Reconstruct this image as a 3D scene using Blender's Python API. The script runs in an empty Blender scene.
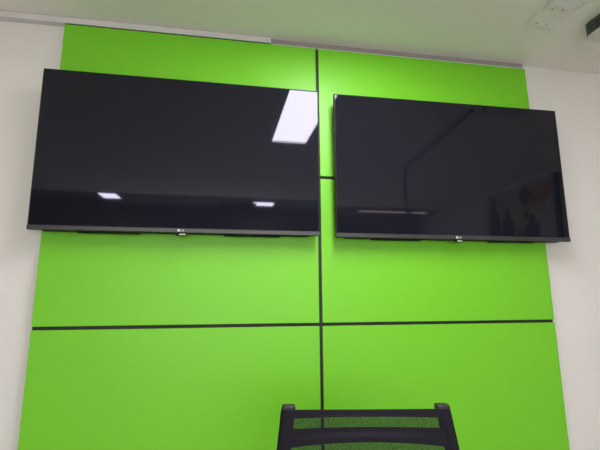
import bpy, bmesh, math, random
from mathutils import Vector, Matrix
random.seed(4)
S = bpy.context.scene
C = S.collection
PI = math.pi

# ------------------------------------------------------------------ materials
def mat(name, color, rough=.5, metal=0., spec=.5, bump=0., bscale=200., vary=0., vscale=4., coat=0., ior=1.5, tint=(1, 1, 1)):
    m = bpy.data.materials.new(name); m.use_nodes = True
    nt = m.node_tree; b = nt.nodes['Principled BSDF']
    b.inputs['Base Color'].default_value = (*color, 1)
    b.inputs['Roughness'].default_value = rough
    b.inputs['Metallic'].default_value = metal
    b.inputs['Specular IOR Level'].default_value = spec
    b.inputs['IOR'].default_value = ior
    b.inputs['Specular Tint'].default_value = (*tint, 1)
    b.inputs['Coat Weight'].default_value = coat
    tc = nt.nodes.new('ShaderNodeTexCoord')
    if vary:
        n = nt.nodes.new('ShaderNodeTexNoise'); n.inputs['Scale'].default_value = vscale
        n.inputs['Detail'].default_value = 5
        nt.links.new(tc.outputs['Object'], n.inputs['Vector'])
        r = nt.nodes.new('ShaderNodeMix'); r.data_type = 'RGBA'
        r.inputs[6].default_value = (*[c*(1-vary) for c in color], 1)
        r.inputs[7].default_value = (*[min(1, c*(1+vary)) for c in color], 1)
        nt.links.new(n.outputs['Fac'], r.inputs[0])
        nt.links.new(r.outputs[2], b.inputs['Base Color'])
    if bump:
        n2 = nt.nodes.new('ShaderNodeTexNoise'); n2.inputs['Scale'].default_value = bscale
        nt.links.new(tc.outputs['Object'], n2.inputs['Vector'])
        bp = nt.nodes.new('ShaderNodeBump'); bp.inputs['Strength'].default_value = bump
        bp.inputs['Distance'].default_value = .002
        nt.links.new(n2.outputs['Fac'], bp.inputs['Height'])
        nt.links.new(bp.outputs['Normal'], b.inputs['Normal'])
    return m

def emit(name, color, strength):
    m = bpy.data.materials.new(name); m.use_nodes = True
    nt = m.node_tree; nt.nodes.remove(nt.nodes['Principled BSDF'])
    e = nt.nodes.new('ShaderNodeEmission')
    e.inputs['Color'].default_value = (*color, 1); e.inputs['Strength'].default_value = strength
    nt.links.new(e.outputs[0], nt.nodes['Material Output'].inputs[0])
    return m

def mesh_fabric(name, color, open_frac):
    """woven office-chair mesh: fine threads, the gaps between them really open"""
    m = bpy.data.materials.new(name); m.use_nodes = True
    nt = m.node_tree; b = nt.nodes['Principled BSDF']
    b.inputs['Roughness'].default_value = .9; b.inputs['Specular IOR Level'].default_value = .15
    tc = nt.nodes.new('ShaderNodeTexCoord')
    w1 = nt.nodes.new('ShaderNodeTexWave'); w1.bands_direction = 'Z'; w1.inputs['Scale'].default_value = 60
    w1.inputs['Distortion'].default_value = .4
    w2 = nt.nodes.new('ShaderNodeTexNoise'); w2.inputs['Scale'].default_value = 420; w2.inputs['Detail'].default_value = 0
    for w in (w1, w2): nt.links.new(tc.outputs['Object'], w.inputs['Vector'])
    mx = nt.nodes.new('ShaderNodeMix'); mx.data_type = 'RGBA'
    mx.inputs[6].default_value = (*[c*.75 for c in color], 1); mx.inputs[7].default_value = (*[c*1.35 for c in color], 1)
    nt.links.new(w1.outputs['Fac'], mx.inputs[0]); nt.links.new(mx.outputs[2], b.inputs['Base Color'])
    bp = nt.nodes.new('ShaderNodeBump'); bp.inputs['Strength'].default_value = .12; bp.inputs['Distance'].default_value = .001
    nt.links.new(w1.outputs['Fac'], bp.inputs['Height']); nt.links.new(bp.outputs['Normal'], b.inputs['Normal'])
    if open_frac:
        tr = nt.nodes.new('ShaderNodeBsdfTransparent')
        ms = nt.nodes.new('ShaderNodeMixShader')
        add = nt.nodes.new('ShaderNodeMath'); add.operation = 'MULTIPLY_ADD'
        add.inputs[1].default_value = .5; add.inputs[2].default_value = open_frac-.25
        nt.links.new(w2.outputs['Fac'], add.inputs[0])
        nt.links.new(add.outputs[0], ms.inputs[0])
        nt.links.new(b.outputs[0], ms.inputs[1]); nt.links.new(tr.outputs[0], ms.inputs[2])
        nt.links.new(ms.outputs[0], nt.nodes['Material Output'].inputs[0])
    return m

M = dict(
    wall=mat('painted_wall', (.76, .735, .71), .75, bump=.15, bscale=120, vary=.015, vscale=1.5),
    ceiling=mat('ceiling_paint', (.86, .835, .77), .85, bump=.1, bscale=150, vary=.01, vscale=2),
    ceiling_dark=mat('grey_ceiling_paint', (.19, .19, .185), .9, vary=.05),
    floor=mat('pale_floor', (.48, .46, .43), .6, vary=.06, vscale=6),
    green=mat('green_laminate', (.172, .575, .018), .42, spec=.42, bump=.03, bscale=300, vary=.02, vscale=2.5),
    joint=mat('black_joint', (.012, .014, .012), .6),
    white=mat('white_plastic', (.66, .64, .64), .45),
    white_metal=mat('white_powder_coat', (.75, .74, .73), .4),
    screen=mat('display_glass', (.0088, .009, .0145), .03, spec=.39, tint=(.84, .84, 1.0)),
    mauve=mat('mauve_gap_shade', (.31, .275, .285), .7),  # shade of the gap above the panels, put into a colour
    bezel=mat('black_gloss_plastic', (.008, .008, .009), .45, spec=.25),
    strip=mat('brushed_grey_plastic', (.065, .065, .068), .35, metal=.5),
    housing=mat('black_matt_plastic', (.012, .012, .013), .7, spec=.2),
    steel=mat('black_steel', (.03, .03, .032), .45, metal=.6),
    logo=mat('silver_print', (.78, .76, .76), .4),
    tab=mat('clear_tab', (.46, .50, .38), .3),
    duct=mat('dark_duct', (.060, .072, .066), .45),
    duct_under=mat('grey_duct_underside', (.62, .61, .57), .6, vary=.06, vscale=30),
    screw=mat('screw_grey', (.36, .35, .33), .5),
    vent=mat('dark_vent', (.05, .05, .05), .7),
    frame=mat('chair_plastic', (.018, .017, .020), .45, spec=.35),
    fabric=mesh_fabric('dense_chair_mesh', (.013, .012, .017), 0),
    sheer=mesh_fabric('sheer_chair_mesh', (.016, .016, .018), .25),
    cushion=mat('black_seat_fabric', (.025, .025, .028), .9, bump=.4, bscale=500),
    chrome=mat('chrome', (.6, .6, .6), .2, metal=1),
    main_light=emit('led_diffuser', (.97, .93, 1.0), 29.0),
    far_light=emit('far_led_diffuser', (.97, .93, 1.0), 27.0),
    pink_light=emit('warm_strip_diffuser', (1.0, .72, .66), 4.0),
    fill_glow=emit('fill_window_glow', (1.0, .985, .95), 4.8),  # glow of the added fill window
    print_dark=mat('print_dark', (.03, .028, .025), .6),
    print_sky=mat('print_sky', (.50, .48, .47), .6),
    print_brown=mat('print_brown', (.62, .32, .07), .6, vary=.6, vscale=9),
    print_ochre=mat('print_ochre', (.80, .55, .12), .6, vary=.6, vscale=12),
    print_red=mat('print_red', (.60, .22, .12), .6),
    print_pale=mat('print_pale', (.62, .65, .72), .6),
)

# ------------------------------------------------------------------ mesh helpers
def box(bm, a, b, bevel=0., seg=2):
    x0, y0, z0 = a; x1, y1, z1 = b
    t = bmesh.new()
    bmesh.ops.create_cube(t, size=1)
    for v in t.verts:
        v.co = Vector(((x0+x1)/2+v.co.x*(x1-x0), (y0+y1)/2+v.co.y*(y1-y0), (z0+z1)/2+v.co.z*(z1-z0)))
    if bevel:
        bmesh.ops.bevel(t, geom=t.edges[:], offset=bevel, segments=seg, affect='EDGES', profile=.5)
    me = bpy.data.meshes.new('tmp'); t.to_mesh(me); t.free(); bm.from_mesh(me); bpy.data.meshes.remove(me)
    return bm

def cyl(bm, p0, p1, r0, r1=None, n=24, bevel=0.):
    r1 = r0 if r1 is None else r1
    p0, p1 = Vector(p0), Vector(p1); d = p1-p0
    t = bmesh.new()
    bmesh.ops.create_cone(t, cap_ends=True, segments=n, radius1=r0, radius2=r1, depth=d.length)
    if bevel:
        ed = [e for e in t.edges if abs(e.verts[0].co.z-e.verts[1].co.z) < 1e-6]
        bmesh.ops.bevel(t, geom=ed, offset=bevel, segments=3, affect='EDGES')
    q = Vector((0, 0, 1)).rotation_difference(d)
    for v in t.verts: v.co = q @ v.co + (p0+p1)/2
    me = bpy.data.meshes.new('tmp'); t.to_mesh(me); t.free(); bm.from_mesh(me); bpy.data.meshes.remove(me)
    return bm

def tube(bm, pts, radii, n=14, squash=None):
    """round bar through points with a radius at each; squash = (x, y) factors of its section"""
    pts = [Vector(p) for p in pts]; rings = []
    if not isinstance(radii, (list, tuple)): radii = [radii]*len(pts)
    for i, p in enumerate(pts):
        d = (pts[min(i+1, len(pts)-1)]-pts[max(i-1, 0)]).normalized()
        ref = Vector((0, 1, 0)) if abs(d.y) < .9 else Vector((1, 0, 0))
        u = d.cross(ref).normalized(); w = u.cross(d).normalized()
        su, sw = squash if squash else (1, 1)
        rings.append([bm.verts.new(p+u*radii[i]*su*math.cos(2*PI*k/n)+w*radii[i]*sw*math.sin(2*PI*k/n)) for k in range(n)])
    for a, b in zip(rings, rings[1:]):
        for k in range(n): bm.faces.new((a[k], a[(k+1) % n], b[(k+1) % n], b[k]))
    bm.faces.new(rings[0][::-1]); bm.faces.new(rings[-1])
    return bm

def prism(bm, outline, y0, y1):
    """closed outline of (x, z) points given a thickness from y0 to y1"""
    a = [bm.verts.new((x, y0, z)) for x, z in outline]; b = [bm.verts.new((x, y1, z)) for x, z in outline]
    n = len(a)
    bm.faces.new(a); bm.faces.new(b[::-1])
    for k in range(n): bm.faces.new((a[k], b[k], b[(k+1) % n], a[(k+1) % n]))
    return bm

def obj(name, bm, m, parent=None, smooth=False, mats=None):
    bmesh.ops.recalc_face_normals(bm, faces=bm.faces[:])
    me = bpy.data.meshes.new(name); bm.to_mesh(me); bm.free()
    for k in (mats or [m]): me.materials.append(k)
    if smooth:
        me.polygons.foreach_set('use_smooth', [True]*len(me.polygons))
        me.set_sharp_from_angle(angle=math.radians(40))
    o = bpy.data.objects.new(name, me); C.objects.link(o)
    if parent: o.parent = parent
    return o

def tag(o, label, cat, group=None):
    o['label'] = label; o['category'] = cat
    if group: o['group'] = group
    return o

def thing(name, label, cat, loc=(0, 0, 0), rot=(0, 0, 0), group=None):
    o = bpy.data.objects.new(name, None); C.objects.link(o)
    o.empty_display_size = .1; o.location = loc; o.rotation_euler = rot
    return tag(o, label, cat, group)

def struct(name, bm, m, label=None):
    o = obj(name, bm, m); o['kind'] = 'structure'
    if label: o['label'] = label
    return o

def copy_tree(o, parent=None):
    c = o.copy(); C.objects.link(c); c.parent = parent
    for ch in list(o.children): copy_tree(ch, c)
    return c

N = bmesh.new
# ------------------------------------------------------------------ the room
WY = .038            # painted face of the wall behind the panels
ZC = 2.69            # ceiling
XL, XR, YB = -3.7, 2.95, -5.3
YD = -4.32           # where the darker rear ceiling begins
struct('wall_front', box(N(), (XL-.1, WY, 0), (XR+.1, WY+.12, ZC+.1)), M['wall'], 'off-white painted wall behind the green panels')
struct('wall_left', box(N(), (XL-.12, YB, 0), (XL, WY, ZC+.1)), M['wall'])
struct('wall_right', box(N(), (XR, YB, 0), (XR+.12, WY, ZC+.1)), M['wall'])
WX0, WX1, WZ0, WZ1 = -2.2, 1.5, .85, 2.25      # wide glowing window added unseen behind the camera as frontal fill
bm = N()
for a, b in (((XL-.1, YB-.12, 0), (XR+.1, YB, WZ0)), ((XL-.1, YB-.12, WZ1), (XR+.1, YB, 2.33)),
             ((XL-.1, YB-.12, WZ0), (WX0, YB, WZ1)), ((WX1, YB-.12, WZ0), (XR+.1, YB, WZ1))): box(bm, a, b)
struct('wall_rear', bm, M['wall'])
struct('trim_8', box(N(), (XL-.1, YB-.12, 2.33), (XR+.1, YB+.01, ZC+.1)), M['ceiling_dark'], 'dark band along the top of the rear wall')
wn = bpy.data.objects.new('fill_window_1', None); C.objects.link(wn); wn['kind'] = 'structure'; wn.location = ((WX0+WX1)/2, YB, WZ0)
hw, hh = (WX1-WX0)/2, WZ1-WZ0
bm = N()
for k in range(5):
    x = -hw+.02+k*(2*hw-.04)/4; box(bm, (x-.025, -.07, 0), (x+.025, -.01, hh), .003)
for z in (0, hh-.05): box(bm, (-hw, -.07, z), (hw, -.01, z+.05), .003)
obj('fill_window_frame', bm, M['white_metal'], wn)
obj('fill_glow_pane', box(N(), (-hw+.02, -.05, .03), (hw-.02, -.04, hh-.03)), M['fill_glow'], wn)  # unseen glowing pane, added to brighten the panels from the front
struct('floor', box(N(), (XL-.12, YB-.12, -.12), (XR+.12, WY+.12, 0)), M['floor'])
struct('ceiling', box(N(), (XL, YD, ZC), (XR, WY, ZC+.1)), M['ceiling'], 'off-white painted ceiling')
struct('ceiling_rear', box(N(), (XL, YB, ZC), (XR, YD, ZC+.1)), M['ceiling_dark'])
struct('baseboard_front', box(N(), (XL, -.004, 0), (XR, WY, .09), .004), M['white_metal'])
struct('baseboard_left', box(N(), (XL, YB, 0), (XL+.014, WY-.014, .09), .004), M['white_metal'])
struct('baseboard_right', box(N(), (XR-.014, YB, 0), (XR, WY-.014, .09), .004), M['white_metal'])

# ------------------------------------------------------------------ green wall panels
PX0, PX1 = -1.2246, 1.2191
Z0, Z1, Z2, Z3 = 2.6485, 1.946, 1.240, .0935
PT = .018           # panel thickness; battens and trim carry it off the wall
G = .0075            # half of the joint
rows = [(Z1+G, Z0, 'top'), (Z2+G, Z1-G, 'middle'), (Z3+G, Z2-G, 'bottom')]
LAB = {
    ('top', 0): 'green wall panel at upper left, mostly hidden behind the left television',
    ('top', 1): 'green wall panel at upper right, mostly hidden behind the right television',
    ('middle', 0): 'green wall panel directly below the left television',
    ('middle', 1): 'green wall panel directly below the right television',
    ('bottom', 0): 'lowest green wall panel on the left, with the chair overlapping its right edge',
    ('bottom', 1): 'lowest green wall panel on the right, behind most of the chair back',
}
for z0, z1, nm in rows:
    for c, (x0, x1) in enumerate(((PX0, -G), (G, PX1))):
        p = obj('cladding_panel', box(N(), (x0, 0, z0), (x1, PT, z1), .0015), M['green'])
        tag(p, LAB[(nm, c)], 'wall panel', 'green laminate panels cladding the wall')
        if nm == 'top':
            e = obj('edge_strip', box(N(), (max(x0, -.24), .001, z1), (x1, PT, z1+.0035)), M['white'], p)
            e['label'] = 'thin white edge strip along the panel top'
struct('trim_1', box(N(), (-G, .012, Z3+G), (G, WY, Z0)), M['joint'], 'black vertical joint between the green panels')
for k, z in enumerate((Z1, Z2)):
    for s, (x0, x1) in enumerate(((PX0, -G), (G, PX1))):
        struct('trim_%d' % (2+2*k+s), box(N(), (x0, .012, z-G), (x1, WY, z+G)), M['joint'])

struct('trim_6', box(N(), (-.242, PT, Z0-.01), (PX1, WY, ZC)), M['mauve'], 'mauve-grey strip painting in the shade of the gap above the green panels')  # shaded wall sliver above the panels, painted as a dark strip
struct('trim_7', box(N(), (PX0, .003, Z0), (-.242, .030, 2.6545)), M['joint'], 'thin black strip painting in the shadow between trunking and panel top')  # shadow under the trunking, put in as a black strip

# ------------------------------------------------------------------ white trunking under the ceiling
t = thing('cable_trunking', 'long white cable trunking running along the ceiling edge above the left television', 'trunking', (-1.97, .02, 2.656))
obj('channel', box(N(), (-1.72, .004, .003), (1.725, WY-.02, ZC-2.656)), M['white'], t)
obj('cover', box(N(), (-1.72, -.020, 0), (1.722, .004, ZC-2.656-.002), .002), M['white'], t)
obj('end_cap', box(N(), (1.722, -.021, -.001), (1.729, WY-.02, ZC-2.656-.001), .002), M['white_metal'], t)

# ------------------------------------------------------------------ televisions
TW, TH = 1.2384, 1.2384*.58
def text_bm(txt, size, depth):
    cu = bpy.data.curves.new('tmp', 'FONT'); cu.body = txt; cu.size = size; cu.extrude = depth
    o = bpy.data.objects.new('tmp', cu); C.objects.link(o)
    me = bpy.data.meshes.new_from_object(o.evaluated_get(bpy.context.evaluated_depsgraph_get()))
    bm = bmesh.new(); bm.from_mesh(me)
    C.objects.unlink(o); bpy.data.objects.remove(o); bpy.data.curves.remove(cu); bpy.data.meshes.remove(me)
    bmesh.ops.transform(bm, matrix=Matrix.Rotation(PI/2, 4, 'X'), verts=bm.verts[:])
    return bm

def make_tv(label, loc, rot):
    t = thing('television', label, 'television', loc, rot, 'televisions mounted on the green panels')
    w = TW/2
    # thin slab behind the glass
    obj('back_panel', box(N(), (-w, .004, 0), (w, .016, TH), .002), M['housing'], t)
    obj('screen', box(N(), (-w+.005, .0005, .021), (w-.005, .0039, TH-.005)), M['screen'], t)
    bm = N()
    for a, b in (((-w, -.001, .0205), (-w+.005, .004, TH)), ((w-.005, -.001, .0205), (w, .004, TH)),
                 ((-w+.005, -.001, TH-.005), (w-.005, .004, TH))):
        box(bm, a, b, .0008, 1)
    obj('bezel', bm, M['bezel'], t)
    bt = obj('bottom_bezel', prism_x(-w, w, [(-.001, .0205), (-.0045, .017), (-.0045, .002), (-.002, 0), (.004, 0), (.004, .0205)]), M['strip'], t)
    bt['label'] = 'grey strip along the lower edge'
    lg = N(); cyl(lg, (-.013, -.0045, .0098), (-.013, -.0056, .0098), .0056, n=32)
    lo = obj('logo', lg, M['logo'], t); lo['label'] = 'small silver round emblem with letters'
    l2 = text_bm('LG', .0115, .0003)
    bmesh.ops.translate(l2, vec=(-.0045, -.0050, .0058), verts=l2.verts[:])
    obj('lettering', l2, M['logo'], lo)
    # face inside the round emblem
    fb = N(); box(fb, (-.0140, -.0060, .0070), (-.0130, -.0055, .0130)); box(fb, (-.0130, -.0060, .0070), (-.0105, -.0055, .0080))
    cyl(fb, (-.0165, -.0055, .0120), (-.0165, -.0060, .0120), .0009, n=12)
    obj('emblem_face', fb, M['strip'], lo)
    tb = obj('sensor_tab', box(N(), (-.024, -.002, -.013), (.020, .008, .0002), .002), M['housing'], t)
    f = obj('sensor_window', box(N(), (-.010, -.0028, -.0105), (.016, -.0015, -.0045), .0006), M['tab'], tb)
    f['label'] = 'pale translucent window'
    # deeper rear housing in the lower half, with speaker bulges
    hb = N(); a = [(-.60, .03), (-.57, -.001), (.57, -.001), (.60, .03), (.60, .40), (.50, .46), (-.50, .46), (-.60, .40)]
    prism(hb, a, .016, .045)
    obj('rear_housing', hb, M['housing'], t)
    for s in (-1, 1):
        sb = N(); box(sb, (s*.31-.13, .018, -.006), (s*.31+.13, .052, .06), .006)
        obj('speaker', sb, M['housing'], t)
    mb = N(); box(mb, (-.24, .050, .20), (.24, .066, .42), .002)
    for s in (-1, 1): box(mb, (s*.2-.02, .044, .14), (s*.2+.02, .056, .46), .002)
    obj('wall_bracket', mb, M['steel'], t)
    return t

def prism_x(x0, x1, prof):
    bm = N(); a = [bm.verts.new((x0, y, z)) for y, z in prof]; b = [bm.verts.new((x1, y, z)) for y, z in prof]
    n = len(prof)
    bm.faces.new(a); bm.faces.new(b[::-1])
    for k in range(n): bm.faces.new((a[k], b[k], b[(k+1) % n], a[(k+1) % n]))
    return bm

tv = make_tv('wide black wall-mounted television on the left, its screen mirroring a bright ceiling light',
             (-.6328, -.0677, 1.6436), (.0242, 0, .007))
tv2 = copy_tree(tv)
tv2.location = (.6852, -.067, 1.6393); tv2.rotation_euler = (.0155, 0, -.0039)
tv2['label'] = 'wide black wall-mounted television on the right, its screen mirroring dark figures near one corner'

# ------------------------------------------------------------------ ceiling lights
def ceiling_light(label, x0, x1, y0, y1, m, drop=.006, rim=.012, group=None):
    cx, cy = (x0+x1)/2, (y0+y1)/2
    t = thing('ceiling_light', label, 'ceiling light', (cx, cy, ZC), (0, 0, 0), group)
    hx, hy = (x1-x0)/2, (y1-y0)/2
    bm = N()
    for a, b in (((-hx-rim, -hy-rim, -drop), (hx+rim, -hy, 0)), ((-hx-rim, hy, -drop), (hx+rim, hy+rim, 0)),
                 ((-hx-rim, -hy, -drop), (-hx, hy, 0)), ((hx, -hy, -drop), (hx+rim, hy, 0))):
        box(bm, a, b)
    obj('light_frame', bm, M['white_metal'], t)
    d = obj('diffuser', box(N(), (-hx, -hy, -min(drop-.002, .006)), (hx, hy, 0)), m, t)
    return t
ceiling_light('long bright white panel light on the ceiling, mirrored in the left television', -.055, .25, -1.73, -.53, M['main_light'], drop=.022, rim=.045)
ceiling_light('small far ceiling light mirrored low at the left of the left screen', -2.22, -1.98, -4.72, -4.36, M['far_light'], group='small square lights on the rear ceiling')
ceiling_light('small far ceiling light mirrored low near the right end of the left screen', .0, .32, -4.90, -4.60, M['far_light'], group='small square lights on the rear ceiling')
ceiling_light('dim pinkish strip light on the rear ceiling, mirrored low in the right television', 1.62, 2.80, -4.72, -4.60, M['pink_light'])

for x, y, lab in ((-2.5, -5.0, 'dark square air vent mirrored low in the left half of the left screen'),
                  (-.25, -5.0, 'dark square air vent mirrored low in the right half of the left screen')):
    v = thing('air_vent', lab, 'air vent', (x, y, ZC), (0, 0, 0), 'air vents on the rear ceiling')
    bm = N()
    for a, b in (((-.3, -.3, -.01), (.3, -.27, 0)), ((-.3, .27, -.01), (.3, .3, 0)), ((-.3, -.27, -.01), (-.27, .27, 0)), ((.27, -.27, -.01), (.3, .27, 0))): box(bm, a, b)
    obj('vent_frame', bm, M['vent'], v)
    bm = N()
    for k in range(9): box(bm, (-.27, -.25+k*.06-.004, -.008), (.27, -.25+k*.06+.03, 0))
    obj('louvres', bm, M['joint'], v)

# ------------------------------------------------------------------ ceiling cover plates
t = thing('access_plate', 'pale square screwed cover plate flush on the ceiling near the top right corner', 'cover plate', (1.062, -.385, ZC))
obj('plate', box(N(), (-.068, -.066, -.009), (.068, .078, 0), .002), M['ceiling'], t)
for sx in (-1, 1):
    for sy in (-1, 1):
        obj('screw', cyl(N(), (sx*.027, sy*.050+.006, -.0088), (sx*.027, sy*.050+.006, -.011), .0042, n=16), M['screw'], t)
t = thing('junction_box', 'white plastic box on the ceiling just beyond the screwed cover plate', 'junction box', (1.06, -.535, ZC))
obj('box_body', box(N(), (-.070, -.080, -.014), (.070, .080, 0), .002), M['white_metal'], t)
obj('lid', box(N(), (-.073, -.083, -.022), (.073, .083, -.013), .003), M['white_metal'], t)

# ------------------------------------------------------------------ dark ceiling duct at the right
t = thing('ceiling_fixture', 'dark-sided box with pale underside fixed to the ceiling at the top right corner', 'ceiling fixture', (1.43, -.525, ZC))
prof = [(-.14, .170), (-.133, .189), (-.112, .20), (.14, .20), (.14, -.20), (-.112, -.20), (-.133, -.189), (-.14, -.170)]
def slab(bm, k, z0, z1):
    a = [bm.verts.new((x*k, y*k, z0)) for x, y in prof]; b = [bm.verts.new((x*k, y*k, z1)) for x, y in prof]
    bm.faces.new(a); bm.faces.new(b[::-1])
    for q in range(8): bm.faces.new((a[q], b[q], b[(q+1) % 8], a[(q+1) % 8]))
    return bm
obj('body', slab(N(), .985, -.068, 0), M['duct'], t)
u = obj('underside_cover', slab(N(), 1.0, -.074, -.066), M['duct_under'], t)
u['label'] = 'pale grey underside'
for q in range(4): obj('side_slot', box(N(), (-.1392, -.15+q*.075, -.050), (-.130, -.10+q*.075, -.020)), M['vent'], t)
t = thing('ceiling_pipe', 'thin dark pipe along the ceiling, mirrored as a diagonal line in the right screen', 'pipe', (1.33, -1.5, ZC))
a, b = Vector((-.06, .71, -.014)), Vector((.07, -.78, -.014))
bm = N(); tube(bm, [a, (a+b)/2, b, b+Vector((.002, -.02, -.006)), b+Vector((.002, -.024, -.03)), b+Vector((.002, -.024, -.30)), b+Vector((.002, -.024, -.44)),
    b+Vector((.02, -.03, -.475)), b+Vector((.05, -.03, -.47)), b+Vector((.06, -.03, -.44))], .014)
obj('pipe_run', bm, M['duct'], t, True)
for q in (.12, .52, .93):
    c = a.lerp(b, q); obj('pipe_clip', box(N(), (c.x-.018, c.y-.008, -.016), (c.x+.018, c.y+.008, 0), .002), M['duct'], t)

# ------------------------------------------------------------------ picture on the right wall (seen only as a mirror image)
t = thing('wall_picture', 'dark picture of figures and autumn trees on the side wall, mirrored in the right screen', 'picture', (XR, -2.35, 1.98), (0, 0, -PI/2))
# local x runs along the wall (towards -y of the room after the turn), local -y faces the room
obj('canvas', box(N(), (-.41, -.02, -.12), (.86, 0, .64), .002), M['print_sky'], t)
def blot(cx, cz, rx, rz, n=18, j=.22):
    return [(cx+rx*(1+random.uniform(-j, j))*math.cos(2*PI*k/n), cz+rz*(1+random.uniform(-j, j))*math.sin(2*PI*k/n)) for k in range(n)]
for q in ((.04, .44, .11, .12), (-.12, .47, .12, .11), (-.24, .46, .10, .11)):
    obj('autumn_tree', prism(N(), blot(*q), -.0215, -.019), M['print_brown'], t)
for q in ((.16, .29, .13, .09), (-.02, .28, .12, .09)):
    obj('yellow_bush', prism(N(), blot(*q), -.023, -.019), M['print_ochre'], t)
obj('dark_tree', prism(N(), blot(.09, .50, .07, .11), -.0225, -.019), M['print_dark'], t)
def figure(cx, z0, h, wd):
    pts = [(-.5, 0), (-.55, .45), (-.5, .68), (-.2, .76), (-.22, .88), (-.12, .97), (0, 1), (.12, .97), (.22, .88), (.2, .76), (.5, .68), (.55, .45), (.5, 0)]
    return [(cx+x*wd, z0+z*h) for x, z in pts]
for cx, h, wd in ((.68, .73, .20), (.42, .54, .20), (.0, .40, .22)):
    obj('figure', prism(N(), figure(cx, -.12, h, wd), -.0245, -.019), M['print_dark'], t)
obj('red_garment', prism(N(), [(.16, -.12), (.15, .15), (.27, .16), (.26, -.12)], -.0245, -.019), M['print_red'], t)
for k in range(7):
    x = -.11-k*.035; z = .25+k*.033
    obj('fence_board', prism(N(), [(x, -.115), (x, z), (x-.029, z+.026), (x-.029, -.115)], -.0265, -.019), M['print_pale'], t)
obj('dark_edge', box(N(), (-.415, -.035, -.12), (-.365, 0, .64), .003), M['print_dark'], t)

# ------------------------------------------------------------------ office chair (only its back top shows)
CH = thing('office_chair', 'black office chair with a see-through mesh back in front of the green panels', 'chair', (-.082, -1.0, 0), (0, 0, -.170))
# chair frame of reference: +y towards the panels (its back), -y faces the camera
BY = .29             # where the back top stands
def half(z): return .2185+(1.05-z)*.11 if z > .80 else .246-(.80-z)*.10
def lean(z): return BY-(1.05-z)*.20
def belly(x, z): return lean(z)+.030*(1-(x/half(z))**2)*.8
for s in (-1, 1):
    bm = N(); zs = [1.040, 1.036, 1.0, .92, .80, .68, .58]
    tube(bm, [(s*half(z), lean(z), z) for z in zs], [.015, .0185, .0185, .019, .019, .018, .016], 18, (1.0, .8))
    obj('back_upright', bm, M['frame'], CH, True)
# fabric: dense bands with two see-through strips
bm = N(); nx, zs = 40, [1.043, 1.038, 1.026, 1.019, 1.013, 1.006, .999, .993, .985, .975, .965, .955, .945, .935, .925, .915, .905, .88, .84, .80, .75, .70, .65, .60]
def fab(front):
    g = []
    for z in zs:
        row = []
        for i in range(nx+1):
            f = -1+2*i/nx; x = f*(half(z)+.0195)
            sag = .006*(1-f*f) if z > 1.02 else 0
            arch = .012*(1-f*f) if .90 < z < .97 else 0
            row.append(bm.verts.new((x, lean(z)+.020*(1-f*f)-.021+.018*max(0, abs(f)-.92)/.08+(0 if front else .003), z-sag+arch)))
        g.append(row)
    return g
A, B = fab(True), fab(False)
def sheer(r, i):
    z = (zs[r]+zs[r+1])/2; f = abs(-1+2*(i+.5)/nx)
    return f < .86 and (.993 < z < 1.019 or .915 < z < .945 or .60 < z < .84)
for r in range(len(zs)-1):
    for i in range(nx):
        for g, fl in ((A, 0), (B, 1)):
            q = (g[r][i], g[r][i+1], g[r+1][i+1], g[r+1][i])
            if fl and sheer(r, i): continue          # the strips are a single sheet
            fc = bm.faces.new(q if fl else q[::-1]); fc.material_index = 1 if sheer(r, i) else 0; fc.smooth = True
for i in range(nx):
    bm.faces.new((A[0][i], A[0][i+1], B[0][i+1], B[0][i])); bm.faces.new((A[-1][i], A[-1][i+1], B[-1][i+1], B[-1][i]))
obj('mesh_back', bm, None, CH, mats=[M['fabric'], M['sheer']])
# sleeve of fabric wrapped round each upright, just below its cap
for s in (-1, 1):
    bm = N(); zz = [1.036, 1.02, .98, .92, .86]
    tube(bm, [(s*(half(z)), lean(z)-.002, z) for z in zz], [.0200]*5, 18, (1.0, .9))
    obj('fabric_sleeve', bm, M['fabric'], CH, True)
    bm = N(); cx, cy = s*half(1.05), lean(1.05)
    box(bm, (cx-.0195, cy-.018, 1.034), (cx+.0195, cy+.016, 1.0515), .007, 4)
    obj('upright_cap', bm, M['frame'], CH, True)
bm = N(); tube(bm, [(-.245, .20, .58), (-.12, .215, .565), (0, .22, .56), (.12, .215, .565), (.245, .20, .58)], .018)
tube(bm, [(0, .22, .56), (0, .22, .46), (0, .15, .41), (0, 0, .405)], .024)
obj('back_support', bm, M['frame'], CH, True)
bm = N(); box(bm, (-.245, -.30, .43), (.245, .18, .50), .03, 4)
obj('seat', bm, M['cushion'], CH, True)
for s in (-1, 1):
    bm = N(); tube(bm, [(s*.20, -.02, .42), (s*.30, -.02, .44), (s*.31, -.02, .64)], .016)
    ar = obj('armrest', bm, M['frame'], CH, True)
    obj('arm_pad', box(N(), (s*.31-.035, -.16, .64), (s*.31+.035, .10, .67), .012, 3), M['cushion'], ar, True)
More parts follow.
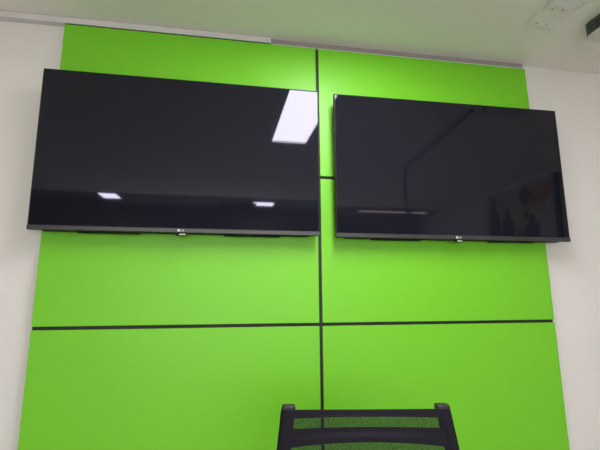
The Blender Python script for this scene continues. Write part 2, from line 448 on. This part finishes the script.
obj('gas_lift', cyl(cyl(N(), (0, -.03, .10), (0, -.03, .30), .026), (0, -.03, .28), (0, -.03, .43), .016), M['chrome'], CH, True)
bm = N(); cyl(bm, (0, -.03, .075), (0, -.03, .135), .045, .035)
tips = []
for k in range(5):
    a = 2*PI*k/5+.3; d = Vector((math.cos(a), math.sin(a), 0)); c = Vector((0, -.03, 0))
    tube(bm, [c+d*.02+Vector((0, 0, .11)), c+d*.15+Vector((0, 0, .10)), c+d*.30+Vector((0, 0, .075))], [.026, .021, .015])
    tips.append((c+d*.30, a))
obj('star_base', bm, M['frame'], CH, True)
for p, a in tips:
    d = Vector((-math.sin(a), math.cos(a), 0)); bm = N()
    for s in (-1, 1): cyl(bm, p+d*s*.006+Vector((0, 0, .028)), p+d*s*.024+Vector((0, 0, .028)), .028, n=24, bevel=.004)
    cyl(bm, p+Vector((0, 0, .02)), p+Vector((0, 0, .075)), .006)
    obj('caster', bm, M['frame'], CH, True)

# ------------------------------------------------------------------ camera and colour
cam = bpy.data.cameras.new('camera'); co = bpy.data.objects.new('camera', cam); C.objects.link(co)
yaw, pitch, roll, F = .17, .1879, -.0066, 416.10
cam.sensor_fit = 'HORIZONTAL'; cam.sensor_width = 36; cam.lens = 36*F/600; cam.clip_start = .02
f = Vector((math.sin(yaw)*math.cos(pitch), math.cos(yaw)*math.cos(pitch), math.sin(pitch)))
r = Vector((math.cos(yaw), -math.sin(yaw), 0)); u = r.cross(f)
r2 = r*math.cos(roll)+u*math.sin(roll); u2 = -r*math.sin(roll)+u*math.cos(roll)
mw = Matrix((r2, u2, -f)).transposed().to_4x4(); mw.translation = (-.4261, -1.927, 1.3327)
co.matrix_world = mw
S.camera = co
w = bpy.data.worlds.new('world'); S.world = w; w.use_nodes = True
w.node_tree.nodes['Background'].inputs['Color'].default_value = (.8, .85, .9, 1)
w.node_tree.nodes['Background'].inputs['Strength'].default_value = .1
S.view_settings.view_transform = 'Standard'; S.view_settings.look = 'None'
S.view_settings.gamma = 1; S.view_settings.exposure = .25; S.view_settings.use_curve_mapping = False
